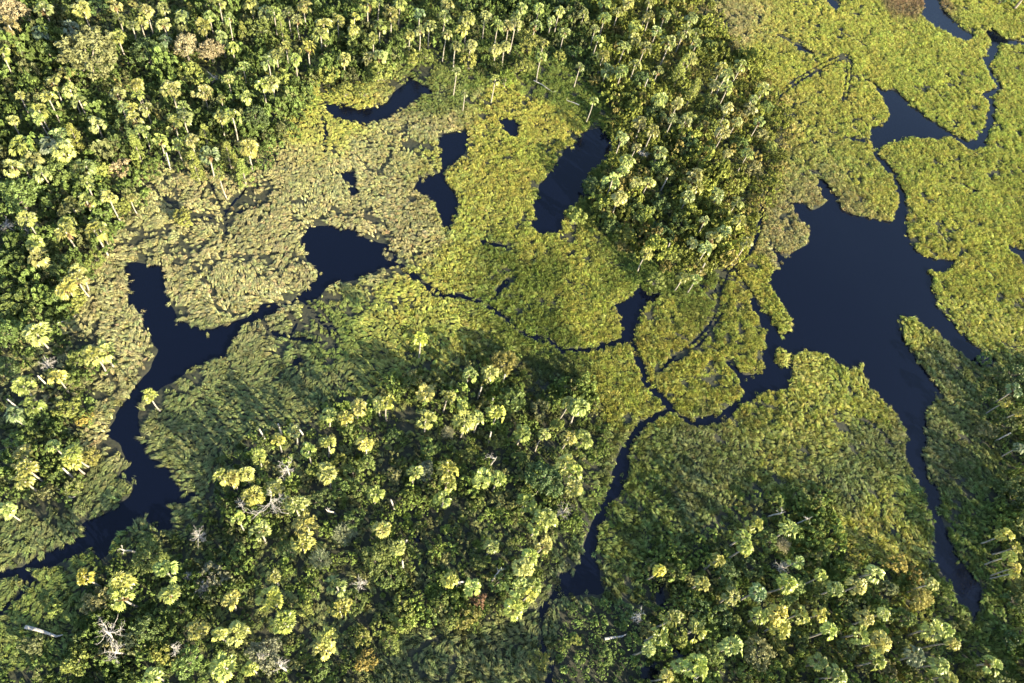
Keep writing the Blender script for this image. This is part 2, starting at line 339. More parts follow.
def dome_centres(r, n, R, Hh, z0, lump=.25):
    out = []; sz = []
    lob = [(r.uniform(0, 2 * math.pi), r.uniform(.2, .75), r.uniform(.75, 1.15)) for _ in range(7)]
    for i in range(n):
        az = r.uniform(0, 2 * math.pi); cu = r.uniform(-.35, 1); rad = r.uniform(.55, 1) ** .6
        k = 1 + lump * sum(math.cos(az - a) * wv * .35 * math.cos(3 * az * b_) for a, b_, wv in lob)
        s = math.sqrt(max(1 - cu * cu, 0)); out.append((R * k * rad * s * math.cos(az), R * k * rad * s * math.sin(az), z0 + Hh * cu * rad)); sz.append(R * r.uniform(.12, .22))
    return out, sz

PALMS = [mesh('palm_crown', *palm_crown(100 + i, n=[20, 18, 22, 17, 21, 19, 24, 18][i], low=[-35, -20, -45, -25, -40, -30, -50, -15][i])[:2], M_FROND, palm_crown(100 + i, n=[20, 18, 22, 17, 21, 19, 24, 18][i], low=[-35, -20, -45, -25, -40, -30, -50, -15][i])[2]) for i in range(8)]
SKIRTS = []
for i in range(3):
    V, F, T = palm_crown(200 + i, n=9, pet=.7, fan=.8, segs=5, up=-45, low=-80); SKIRTS.append(mesh('dead_fronds', V, F, M_DEADF, T))
PTRUNK = []
for i in range(5):
    r = np.random.default_rng(300 + i); ph = r.uniform(0, 6.28); am = r.uniform(.05, .35); z = np.linspace(-.6, 9, 10)
    path = [(am * math.sin(zz / 9 * 3.14) * math.cos(ph), am * math.sin(zz / 9 * 3.14) * math.sin(ph), zz) for zz in z]
    V, F = tube(path, [.24, .21, .18, .165, .16, .155, .15, .15, .16, .2], 7); me = mesh('palm_trunk', V, F, M_TRUNK); me.polygons.foreach_set('use_smooth', [True] * len(me.polygons)); PTRUNK.append(me)

def limbs(r, top, n, R, z0, z1, rad):
    V, F = tube([(0, 0, -.5), (.05, .02, z0 * .5), (.0, .08, z0), (0.02, .0, top)], [rad * 1.25, rad, rad * .8, rad * .4], 7)
    for k in range(n):
        az = k * 2.4 + r.uniform(-.3, .3); zz = r.uniform(z0 * .7, z0 * 1.2); e = (R * .75 * math.cos(az), R * .75 * math.sin(az), r.uniform(z0, z1))
        tube([(0, 0, zz), (e[0] * .45, e[1] * .45, zz + (e[2] - zz) * .6), e], [rad * .5, rad * .32, rad * .12], 5, V, F)
    return V, F
TREES = {}
def treeset(kind, count, maker): TREES[kind] = [maker(i) for i in range(count)]
def mk_oak(i):
    r = np.random.default_rng(400 + i); c, s = dome_centres(r, 130, 3.0, 2.3, 4.0, .5); V, F, T = leaf_clumps(c, s, 17, .42, 410 + i)
    cr = mesh('oak_crown', V, F, M_LEAF, T); V, F = limbs(r, 4.6, 8, 3.0, 2.4, 5.2, .26); return mesh('oak_trunk', V, F, M_BARK), cr, 3.0
def mk_bush(i):
    r = np.random.default_rng(430 + i); c, s = dome_centres(r, 60, 2.0, 1.7, 2.0, .5); V, F, T = leaf_clumps(c, s, 15, .40, 440 + i)
    cr = mesh('bush_crown', V, F, M_LEAF, T); V, F = limbs(r, 2.0, 6, 2.0, .7, 2.6, .12); return mesh('bush_stems', V, F, M_BARK), cr, 2.0
def mk_cedar(i):
    r = np.random.default_rng(460 + i); c = []; s = []
    for k in range(70):
        z = r.uniform(.5, 6.2); R = 1.45 * (1 - (z - .5) / 6.0) ** .8 + .05; az = r.uniform(0, 6.28); rr = R * r.uniform(.55, 1); c.append((rr * math.cos(az), rr * math.sin(az), z)); s.append(.33)
    V, F, T = leaf_clumps(c, s, 14, .36, 470 + i, flat=.25, elong=.6); cr = mesh('cedar_crown', V, F, M_LEAF, T)
    V, F = tube([(0, 0, -.5), (0, 0, 3), (0, 0, 6)], [.14, .1, .03], 6); return mesh('cedar_trunk', V, F, M_BARK), cr, 1.45
def mk_spiky(i):     # pale, fine-leaved shrub with radiating sprays
    r = np.random.default_rng(490 + i); V = []; F = []; T = []
    for k in range(110):
        az = r.uniform(0, 6.28); el = math.asin(r.uniform(-.1, 1)); d = np.array([math.cos(az) * math.cos(el), math.sin(az) * math.cos(el), math.sin(el)]); ln = 1.8 * r.uniform(.7, 1.1)
        sd = unit(np.cross(d, (0, 0, 1.01))); val = r.uniform(0, 1)
        for j in range(6):
            q = d * ln * (.45 + .11 * j) + np.array([0, 0, 1.8]); e = unit(d + sd * (1 if j % 2 else -1) * .7 + r.normal(0, .25, 3)); s3 = unit(np.cross(e, (0.2, .1, 1))); b = len(V)
            V += [q, q + e * .22 + s3 * .07, q + e * .48, q + e * .22 - s3 * .07]; F.append((b, b + 1, b + 2, b + 3)); T.append(val)
    cr = mesh('spray_crown', V, F, M_LEAF, T); V, F = limbs(r, 2.0, 9, 1.9, .7, 2.7, .1); return mesh('spray_stems', V, F, M_DEAD), cr, 2.0
treeset('oak', 4, mk_oak); treeset('bush', 6, mk_bush); treeset('cedar', 3, mk_cedar); treeset('spiky', 2, mk_spiky)

# ------------------------------------------------------------------ stuff fields (geometry-node scatters of small clumps)
def variant(name, V, F, T, mat):
    return bpy.data.objects.new(name, mesh(name, V, F, mat, T))      # source clump, never linked on its own
def grass_tuft(seed, n=54, R=.8, H=1.0, lodge=0.0, wd=.085):
    r = np.random.default_rng(seed); V = []; F = []; T = []
    for i in range(n):
        az = r.uniform(0, 6.28); b0 = np.array([math.cos(az), math.sin(az), 0]) * r.uniform(0, .35) * R
        d = np.array([math.cos(az), math.sin(az), 0]) * (1 - lodge) + np.array([1, 0, 0]) * lodge * 1.5 + r.normal(0, .15, 3) * np.array([1, 1, 0]); ln = r.uniform(.6, 1.05)
        s = unit(np.cross(d, (0, 0, 1))) * wd * r.uniform(.6, 1.2)
        m1 = b0 + d * R * .40 * ln + np.array([0, 0, H * .72 * ln]); m2 = b0 + d * R * 1.05 * ln + np.array([0, 0, H * (.78 - .3 * lodge) * ln * r.uniform(.7, 1.1)]); b = len(V)
        V += [b0 - s, b0 + s, m1 + s, m1 - s, m2]; F += [(b, b + 1, b + 2, b + 3), (b + 3, b + 2, b + 4)]; v = r.uniform(0, 1); T += [v, v]
    return V, F, T
def leafy_tuft(seed, n=64, R=.64, H=1.0):
    r = np.random.default_rng(seed); V = []; F = []; T = []
    for i in range(n):      # upright blades, each with its own facing
        az = r.uniform(0, 6.28); q = r.uniform(0, 1) ** .6; b0 = np.array([math.cos(az), math.sin(az), 0]) * R * q
        up = unit(np.array([math.cos(az) * (.15 + .75 * q), math.sin(az) * (.15 + .75 * q), 1]) + r.normal(0, .22, 3)); fa = r.uniform(0, 6.28)
        sd = unit(np.cross(up, (math.cos(fa), math.sin(fa), .1))); ln = H * r.uniform(.55, 1.0) * (1.1 - .45 * q); w_ = r.uniform(.06, .12); nn = np.cross(sd, up); b = len(V)
        b0 = b0 + up * ln * .25
        V += [b0 - sd * w_ * .5, b0 + sd * w_ * .5, b0 + up * ln * .5 + sd * w_ + nn * .05, b0 + up * ln * .78 + nn * .18, b0 + up * ln * .5 - sd * w_ + nn * .05]; F.append((b, b + 1, b + 2, b + 3, b + 4)); T.append(r.uniform(0, 1))
    return V, F, T
def scatter(name, P, rot, scl, tint, variants, label, cat):
    n = len(P); me = bpy.data.meshes.new(name); me.vertices.add(n); me.vertices.foreach_set('co', np.asarray(P, np.float32).ravel())
    def att(nm, ty, vals, key): a = me.attributes.new(nm, ty, 'POINT'); a.data.foreach_set(key, np.asarray(vals, np.float32 if ty != 'INT' else np.int32).ravel())
    att('rot', 'FLOAT_VECTOR', rot, 'vector'); att('scl', 'FLOAT_VECTOR', scl, 'vector'); att('tint', 'FLOAT_COLOR', np.hstack([tint, np.ones((n, 1))]), 'color'); att('pick', 'INT', rng.integers(0, len(variants), n), 'value')
    o = obj(name, me); o['kind'] = 'stuff'; o['label'] = label; o['category'] = cat
    ng = bpy.data.node_groups.new(name + '_scatter', 'GeometryNodeTree'); ng.is_modifier = True
    ng.interface.new_socket('Geometry', in_out='INPUT', socket_type='NodeSocketGeometry'); ng.interface.new_socket('Geometry', in_out='OUTPUT', socket_type='NodeSocketGeometry')
    N = ng.nodes; L = ng.links; gi = N.new('NodeGroupInput'); go = N.new('NodeGroupOutput')
    m2p = N.new('GeometryNodeMeshToPoints'); L.new(gi.outputs[0], m2p.inputs['Mesh'])
    iop = N.new('GeometryNodeInstanceOnPoints'); L.new(m2p.outputs[0], iop.inputs['Points'])
    jn = N.new('GeometryNodeJoinGeometry')
    for v in variants:
        oi = N.new('GeometryNodeObjectInfo'); oi.inputs['Object'].default_value = v; oi.inputs['As Instance'].default_value = True; L.new(oi.outputs['Geometry'], jn.inputs[0])
    L.new(jn.outputs[0], iop.inputs['Instance']); iop.inputs['Pick Instance'].default_value = True
    def na(nm, ty): q = N.new('GeometryNodeInputNamedAttribute'); q.data_type = ty; q.inputs['Name'].default_value = nm; return q.outputs[0]
    L.new(na('pick', 'INT'), iop.inputs['Instance Index'])
    e2r = N.new('FunctionNodeEulerToRotation'); L.new(na('rot', 'FLOAT_VECTOR'), e2r.inputs[0]); L.new(e2r.outputs[0], iop.inputs['Rotation']); L.new(na('scl', 'FLOAT_VECTOR'), iop.inputs['Scale'])
    L.new(iop.outputs[0], go.inputs[0])
    md = o.modifiers.new('scatter', 'NODES'); md.node_group = ng
    return o
def jitter_points(sp, margin=70, jit=.48):
    xs = np.arange(X0 + 3, X1 - 3, sp); ys = np.arange(Y0 + 3, Y1 - 3, sp); X, Y = np.meshgrid(xs, ys); X = X + rng.uniform(-jit, jit, X.shape) * sp; Y = Y + rng.uniform(-jit, jit, Y.shape) * sp
    X = X.ravel(); Y = Y.ravel(); px, py = topx(X, Y); k = (px > -margin) & (px < 1024 + margin) & (py > -margin * .6) & (py < 683 + margin)
    return X[k], Y[k], px[k], py[k]

T_ = (.35, .33, .15); Y_ = (.365, .37, .090); G_ = (.165, .21, .055); O_ = (.175, .20, .075); F_ = (.17, .21, .05); K_ = (.345, .365, .088); B_ = (.22, .165, .09)
ZONES = [(200,220,T_),(290,230,T_),(230,300,T_),(120,350,T_),(100,300,T_),(270,170,T_),(370,180,T_),(350,220,T_),(330,130,Y_),(300,120,Y_),(440,120,T_),(500,160,Y_),(480,200,K_),(400,235,T_),(450,260,Y_),(400,300,Y_),(300,370,O_),(200,420,O_),(250,360,O_),(340,330,G_),(370,320,K_),(560,260,K_),(520,300,F_),(550,315,F_),(600,310,Y_),(560,380,O_),(620,390,Y_),(680,330,Y_),(700,390,Y_),(760,310,Y_),(790,240,T_),(780,60,Y_),(740,40,T_),(850,60,Y_),(870,30,K_),(940,90,K_),(990,180,K_),(1000,110,K_),(960,240,Y_),(960,300,Y_),(940,350,O_),(905,325,Y_),(820,400,Y_),(850,470,O_),(880,540,Y_),(840,510,Y_),(650,500,G_),(690,470,O_),(640,540,G_),(570,570,O_),(450,550,O_),(420,660,O_),(520,650,O_),(30,530,O_),(60,590,G_),(20,620,G_),(980,520,G_),(990,620,G_),(940,470,O_),(560,90,G_),(600,110,F_),(450,85,G_),(530,120,Y_),(903,-2,B_),(895,3,B_),(908,3,B_),(960,5,K_),(1000,15,K_),(930,50,K_),(870,10,K_),(990,-5,K_),(950,-8,K_),(880,25,Y_),(900,30,K_),(922,32,K_),(640,260,G_),(680,300,G_),(730,255,Y_),(590,205,G_),(150,480,O_),(110,520,O_),(580,420,O_)]  # G_ points on the top-centre strips paint long tree shadows into the grass colour
ZP = at(np.array([z[0] for z in ZONES], float), np.array([z[1] for z in ZONES], float)); ZC = np.array([z[2] for z in ZONES])
def zone_colour(x, y):
    x = x + (fbm(x, y, 13, 31) - .5) * 26; y = y + (fbm(x, y, 13, 32) - .5) * 26
    d = (x[:, None] - ZP[None, :, 0]) ** 2 + (y[:, None] - ZP[None, :, 1]) ** 2; wgt = 1 / (d + 12) ** 2.4
    return (wgt @ ZC) / wgt.sum(1, keepdims=True)

x, y, px, py = jitter_points(.66, margin=55)
s = grid(LAND, x, y); fm = grid(FM, x, y); th = grid(TH, x, y); trk = grid(TRK, x, y)
leftp = np.clip((520 - px) / 150, 0, 1); leftp = np.maximum(leftp, ((py > 440) & (px < 600)) * .8); leftp = np.where((px > 780) & (py > 300), .45, leftp)
leftp = np.where((px > 600) & (py > 430), np.maximum(leftp, .4), leftp)
wx = x + 7 * fbm(x, y, 12, 61); wy = y + 7 * fbm(x, y, 12, 62)
ridge = np.clip(np.minimum(np.abs(fbm(wx, wy, 7.5, 63) - .5) / .10, np.abs(fbm(wx + 40, wy * 1.6, 5.0, 64) - .5) / .06 + .25), 0, 1)   # matted swells with sunken seams
grain = np.clip((.6 * vnoise(x, y, 1.35, 71) + .4 * vnoise(x, y, 2.5, 73) - .26) / .30, 0, 1)                                          # small rounded hummocks
calm = np.clip((fbm(x, y, 24, 72) - .36) / .3 + .45 * ((px < 360) & (py > 335)), 0, 1)                                                                                  # closed, even patches
hgt = leftp * (.65 * ridge + .35 * grain) + (1 - leftp) * grain; hgt = hgt * (1 - .4 * calm) + .28 * calm
edge = .20 - .5 * (rng.uniform(0, 1, len(x)) < .10)
float_ = (s > -1.4) & (s < 0) & (rng.uniform(0, 1, len(x)) < .34 * (1 + s / 1.4) ** 1.5) & (vnoise(x, y, 4, 77) > .46)
keep = ((s > edge) & (trk > .36) | float_) & (th < .5) & (rng.uniform(0, 1, len(x)) < np.where(fm > .5, .45, 1.0)) & ((hgt > .26) | (rng.uniform(0, 1, len(x)) < .15)) & ~((leftp > .5) & (ridge < .42) & (calm < .8) & (rng.uniform(0, 1, len(x)) < .85)) & ~((fbm(x, y, 8, 78) < .08) & (fm < .5))
x, y, px, py, s, fm, trk, hgt, leftp, calm = [a[keep] for a in (x, y, px, py, s, fm, trk, hgt, leftp, calm)]
n = len(x); z = height(x, y) - .04
col = zone_colour(x, y) * (.80 + .40 * fbm(x, y, 6, 41))[:, None] * rng.uniform(.75, 1.28, (n, 1)) * (1 + rng.normal(0, .05, (n, 3)))
hue = fbm(x, y, 9, 43)[:, None] - .5; col = np.clip(col * (1 + hue * np.array([.18, .02, .12])), .01, .6)
flow = fbm(x, y, 14, 51) * 9
isgrass = rng.uniform(0, 1, n) < leftp * .85 + .08
size = (.41 + .22 * hgt) * rng.uniform(.75, 1.3, n) * np.where(trk < .8, .75, 1)
hz = (.30 + .85 * hgt) * rng.uniform(.85, 1.2, n) * np.where(s < .3, .8, 1)
P = np.stack([x, y, z], -1)
rot = np.stack([rng.normal(0, .10, n), rng.normal(0, .10, n), np.where(isgrass, flow + rng.normal(0, .5, n), rng.uniform(0, 6.28, n))], -1)
lo = np.where(isgrass, 1.75, 1.08); mat_ = np.where(isgrass, 1.2, 1.08); scl = np.stack([size * lo, size * mat_, hz * np.where(isgrass, .85, .95)], -1)
gv = [variant('grass_clump', *grass_tuft(500 + i, n=46, wd=.05, lodge=[.3, .55, .8, .65][i]), M_MARSH) for i in range(4)]
lv = [variant('leafy_clump', *leafy_tuft(520 + i, n=50), M_MARSH) for i in range(5)]
k = isgrass; scatter('marsh_grass', P[k], rot[k], scl[k], col[k], gv, 'tan and olive marsh grass combed over the wet ground', 'grass')
k = ~isgrass; scatter('marsh_plants', P[k], rot[k], scl[k], col[k], lv, 'yellow-green leafy marsh plants in low hummocks round the ponds', 'marsh plants')

# undergrowth of the woods
x, y, px, py = jitter_points(1.55, margin=60)
fm = grid(FM, x, y); th = grid(TH, x, y); s = grid(SDF, x, y)
keep = (s > -.1) & ((fm > .5) & (rng.uniform(0, 1, len(x)) < .30 + .6 * fbm(x, y, 9, 81)) | (th > .5))
x, y, px, py, th = [a[keep] for a in (x, y, px, py, th)]; n = len(x); z = height(x, y) - .1
size = rng.uniform(.6, 1.3, n) * (.5 + 1.9 * np.clip(fbm(x, y, 9, 83) - .15, 0, 1) ** 1.3) * (1 + .45 * (py < 330)); size = np.where(th > .5, rng.uniform(.45, .9, n), size)
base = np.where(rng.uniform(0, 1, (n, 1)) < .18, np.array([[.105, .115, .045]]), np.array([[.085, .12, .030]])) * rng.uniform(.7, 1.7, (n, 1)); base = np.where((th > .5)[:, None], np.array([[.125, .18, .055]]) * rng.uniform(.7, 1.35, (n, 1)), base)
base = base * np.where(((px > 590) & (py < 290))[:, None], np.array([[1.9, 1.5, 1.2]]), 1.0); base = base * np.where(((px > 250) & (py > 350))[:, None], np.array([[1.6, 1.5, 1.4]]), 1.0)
ub = []
for i in range(4):
    r = np.random.default_rng(600 + i); c, sz = dome_centres(r, 20, 1.15, .95, .8, .5); ub.append(variant('shrub_clump', *leaf_clumps(c, sz, 11, .34, 610 + i), M_UNDER))
up_ = [variant('fan_clump', *palm_crown(630 + i, n=13, pet=.55, fan=.75, segs=7, up=80, low=5), M_UNDER) for i in range(2)]
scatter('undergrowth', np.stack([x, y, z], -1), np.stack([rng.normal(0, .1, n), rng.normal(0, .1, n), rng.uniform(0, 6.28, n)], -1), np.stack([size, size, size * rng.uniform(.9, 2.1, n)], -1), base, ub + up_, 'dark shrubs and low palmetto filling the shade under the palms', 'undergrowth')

# ------------------------------------------------------------------ the things, one by one
# landmarks that labels refer to: image point, words
MARKS = [
 (20,25,'in the top left corner wood'), (62,85,'below and beside the broad oak at upper left'), (120,20,'right of the broad oak by the top edge'),
 (165,20,'by the top edge, above the tan flowering tree'), (222,25,'by the top edge, right of the tan flowering tree'), (240,75,'below right of the tan flowering tree'),
 (140,92,'in the upper left wood under the dark round tree'), (205,98,'between the tan flowering tree and the tan reed marsh'),
 (25,120,'on the upper left edge'), (62,150,'in the left wood above the round green tree'), (88,180,'in the left wood beside the round green tree'), (20,170,'on the left edge above the big shrub'),
 (150,130,'at the wood edge above the tan reed marsh'), (200,140,'among the cedars above the tan reed marsh'), (240,135,'at the corner of the tan reed marsh'),
 (95,212,'at the left wood edge beside the tan reeds'), (35,250,'on the left side above the winding channel'), (72,280,'in the pair facing the channel head'), (50,330,'by the small dark pool on the left'),
 (95,352,'at the reedy bend left of the channel'), (30,395,'in the left grove opposite the channel bend'), (60,448,'in the lower left grove above the channel'), (15,485,'on the lower left edge above the channel'),
 (270,15,'by the top edge, left of centre'), (285,50,'in the wood left above the crescent pond'), (265,82,'at the wood edge left of the crescent pond'), (320,30,'in the wood above the crescent pond'), (370,30,'right above the crescent pond'),
 (360,55,'on the bank of the crescent pond'), (415,25,'in the row above the grassy shadow strip'), (460,25,'by the top edge at its middle'), (495,35,'in the wood above the small oval pond'), (470,85,'on the grass above the bottle shaped pond'),
 (520,15,'by the top edge, right of middle'), (555,35,'above the green shaded clearing'), (600,20,'in the top wood above the slanting pond'), (605,55,'at the wood edge above the slanting pond'), (632,45,'in the wood right above the slanting pond'),
 (660,30,'in the top right wood'), (690,40,'at the top right wood edge'), (670,90,'in the right wood beside the tall cedar'), (725,78,'leaning on the right wood edge'), (755,98,'on the marsh edge beside the long shadow'),
 (655,130,'in the right wood level with the slanting pond'), (688,118,'in the middle of the right wood'), (730,130,'at the right wood edge facing the lake'), (625,165,'on the wooded bank of the slanting pond'), (650,180,'in the wood behind the slanting pond bank'),
 (700,190,'in the lower right wood'), (740,165,'at the wood edge nearest the lake'), (705,235,'at the lower tip of the right wood'), (745,225,'beside the boat track near the lake'), (660,260,'above the boot shaped pond'),
 (150,395,'alone on the channel bank'), (240,470,'at the left end of the central grove'), (300,435,'on the upper left edge of the central grove'), (330,420,'in the central grove above the bare branching tree'), (370,410,'on the upper edge of the central grove'),
 (421,339,'alone at the upper edge of the central grove'), (430,400,'in the upper middle of the central grove'), (480,375,'on the upper right edge of the central grove'), (490,415,'in the right half of the central grove'), (535,425,'in the right end of the central grove'), (575,415,'on the far right edge of the central grove'),
 (330,475,'near the middle of the central grove'), (290,520,'beside the big white dead tree'), (245,525,'left of the big white dead tree'), (375,480,'in the middle of the central grove'), (440,480,'in the pale cluster of the central grove'), (490,478,'under the bare leaning pole'), (570,475,'in the bright row by the lower channel'), (540,525,'in the bright group left of the lower channel'),
 (530,570,'above the narrow bend of the lower channel'), (525,600,'at the narrow bend of the lower channel'), (400,540,'beside the small dark pools'), (350,535,'in the lower middle of the central grove'), (490,545,'alone on the shaded grass right of the small pools'),
 (100,580,'in the lower left corner wood by the channel'), (165,590,'right of the lower left channel mouth'), (215,625,'in the bottom left grove'), (160,665,'by the bottom edge, left'), (230,668,'by the bottom edge, left of centre'), (278,600,'in the lower grove left of centre'), (335,600,'in the lower grove near the centre'), (330,645,'by the bottom edge near the centre'), (385,640,'above the bottom centre marsh'), (460,585,'above the bottom centre marsh, right side'),
 (660,570,'alone on the marsh right of the lower channel'), (715,575,'on the upper edge of the lower right grove'), (660,635,'by the dark pool in the lower right grove'), (690,665,'by the bottom edge beside the dark pool'), (740,635,'in the left half of the lower right grove'), (750,535,'on the upper left edge of lower right grove'), (785,545,'in the upper middle of the lower right grove'), (820,520,'in the lower right yellow row'),
 (785,610,'in the middle of the lower right grove'), (825,625,'right of middle in the lower right grove'), (830,668,'by the bottom edge of the lower right grove'), (865,580,'in the upper right of the lower right grove'), (875,625,'in the right half of the lower right grove'), (920,585,'on the golden bank of the right channel'), (945,635,'at the right end of the lower right grove'), (945,668,'by the bottom edge, right of centre'),
 (994,664,'alone in the bottom right corner'), (1008,545,'on the right edge above its dark reflections'), (1010,405,'on the right edge below the green spit'), (1015,445,'on the right edge under the leaning pair'), (1000,0,'in the top right corner wood'), (760,652,'by the bottom edge beside the olive tree'), (587,656,'in the thicket beside the lower channel'),
]
ORD = ['first', 'second', 'third', 'fourth', 'fifth', 'sixth', 'seventh', 'eighth', 'ninth', 'tenth', 'eleventh', 'twelfth', 'thirteenth', 'fourteenth']
LABELLED = {}
def note(o, cat, words, px, py):
    k = min(range(len(MARKS)), key=lambda i: (MARKS[i][0] - px) ** 2 + (MARKS[i][1] - py) ** 2)
    LABELLED.setdefault((words, k), []).append((px, py, o)); o['category'] = cat
def finish_labels():
    for (words, k), L in LABELLED.items():
        L.sort(key=lambda t: (t[0], t[1]))
        for i, (px, py, o) in enumerate(L):
            ph = MARKS[k][2]
            ph = ph if len((words + ' ' + ph).split()) < 14 else ' '.join(ph.replace('in the ', 'in ').replace('the lower right grove', 'lower right grove').replace('the central grove', 'central grove').replace('the right wood', 'right wood').split())
            if len(L) == 1: o['label'] = f'{words} {ph}'
            elif len(L) == 2: o['label'] = f'{words} {ph}, {"leftmost" if i == 0 else "rightmost"}'
            else: o['label'] = f'{words} {ph}, {ORD[i] if i else "leftmost"}' + (' from left' if i else '')
def thing(name, x, y, z, group):
    e = bpy.data.objects.new(name, None); COL.objects.link(e); e.location = (x, y, z); e.empty_display_size = .5
    if group: e['group'] = group
    return e

# palms: crown centre in the photograph (x, y[, crown radius px[, tone]])
PALM = [
 (8,25,11,'b'),(43,8),(39,31,0,'g'),(82,7),(113,4),(118,18),(119,36),(2,53),(65,72),(52,82),(69,88),(80,100),(20,97),(48,99),(39,110),(117,93),(122,105),(70,26,0,'g'),
 (146,10),(162,7),(141,22),(130,25),(164,23),(181,15),(165,39,0,'g'),(220,4),(228,17),(203,25),(221,35),(233,47),(243,67),(228,79),(246,95),(203,92),(221,98),(183,107),(170,88),(136,82),(146,107),(138,95),(131,107),(210,15),(251,3),
 (266,12),(274,12),(289,12),(298,20),(304,4),(324,25),(320,34),(338,19),(354,17),(368,3),(378,3),(381,25),(308,47),(286,45),(276,53),(267,60),(295,57),(263,83),(272,82),(344,58),(373,37),(369,58),(379,55),(353,28),
 (391,13),(399,3),(419,13,0,'g'),(430,24),(410,33),(420,30),(444,15),(446,2),(445,33),(468,16),(461,30),(456,45),(471,44),(486,16),(498,25),(497,48),(506,45),(509,25),(456,72),(495,79),(465,93,4),
 (539,7),(522,8),(517,15),(515,23),(536,25),(552,20,5),(544,42,5),(542,57),(584,13),(565,32,6),(560,10),(605,17),(619,11),(605,2),(629,2),(596,28),(599,40),(604,55),(624,46),(622,70),(634,25),(635,38),(636,65),(580,66,5),(593,101,5),(608,69),
 (650,17),(665,15),(650,3),(645,47),(657,30),(669,42,10),(685,30),(696,33),(696,43),(692,57),(692,17),(658,70),(678,102),(660,98),(715,85),(728,87),(727,73),(741,64),(722,67),(755,98,5),(764,88),(750,108),(728,107),
 (12,119),(40,117),(20,144,14),(10,166),(23,164),(33,159),(42,172),(60,134),(62,151),(48,144,0,'g'),(97,124),(87,166),(85,181),(70,204),(86,201),(109,196),(27,217),(65,224),(97,224),
 (143,130),(159,139),(173,122),(184,116),(190,140),(177,145),(133,119),(232,117),(220,116),(248,146),(208,154,0,'g'),(221,176,6),(130,197,5),
 (66,230),(95,230),(37,256),(33,243),(65,286),(77,271),(78,278),(37,333),(55,376),(32,404),(22,385),(53,445),(73,450),(92,352),(103,350),(13,414,0,'g'),(22,455),(28,468),(22,478),(7,511),(70,459),
 (150,394,8,'y'),(85,576,9,'y'),(120,580),(123,597),(168,594),(228,601),(196,629),(218,634),(237,631),(223,667,15),(153,677),(165,570),(251,669),
 (274,576),(272,597),(284,621,13),(336,585),(340,608),(329,636),(324,646),(449,581),(472,586),(529,594),(519,586),(515,607),
 (375,493),(442,500),(447,470),(447,483),(382,527),(398,547),(415,472),(328,472,11),(296,503,11),(260,532),(237,518),(257,457),(327,444),(308,448),(245,473),(232,477),(306,525),(302,543),(275,487),(252,495),
 (328,414),(278,439),(294,430,0,'g'),(219,475),(346,417),(357,406),(427,417),(463,405),(496,412),(366,444),(482,478),(498,477),(380,403),(421,339,9,'y'),(469,374),(490,373),(446,396),(425,391),(387,402),
 (522,433),(543,435,7),(568,403),(568,438),(465,420),(478,418),(583,437),(580,407),(492,545,8),(545,515),(538,525),(573,470),(572,485),(567,462),(527,502),(542,545),(530,556),(525,567),(535,584),
 (660,570,7,'y'),(719,561,8,'y'),(703,583,9),(732,598,10),(746,548),(672,619),(744,537),(755,523),(759,592,10,'g'),(762,616),(659,634),(647,649),(697,631),(733,648,12),(680,666),(667,676),(698,667),
 (821,577,7),(874,573),(857,586),(778,614,11,'y'),(781,626,0,'y'),(800,614),(821,614),(830,631),(866,619),(885,612),(860,632),(880,642),(876,661),(820,662),(838,674),
 (933,584,7),(934,629),(953,641),(948,631),(941,664),(994,664,11),(1014,571,6,'y'),(916,657,12,'g'),(949,677),(758,523),(747,547),(790,530),(797,563),(835,587),(788,583),
 (1001,536,7,'y'),(1016,546,7,'y'),(1011,556,7,'y'),(1016,568,7,'y'),(1008,534,7,'y'),(1006,402,6,'y'),(1019,412,4,'y'),(1021,447,6,'g'),(1016,390,8,'g'),
 (653,130),(673,119),(685,121),(690,117),(660,150),(649,182),(688,196),(697,174),(723,132),(722,124),(738,121),(760,121),(748,154),(727,152),(718,194),(697,186),(705,221),(738,202),
 (636,147,5),(627,159),(622,171),(612,181),(636,181),(620,197),(642,121),(622,138),(692,242),(713,238),(707,248),(740,220),(748,242),(647,253),(683,277,7),(723,232),(697,278,6),
]
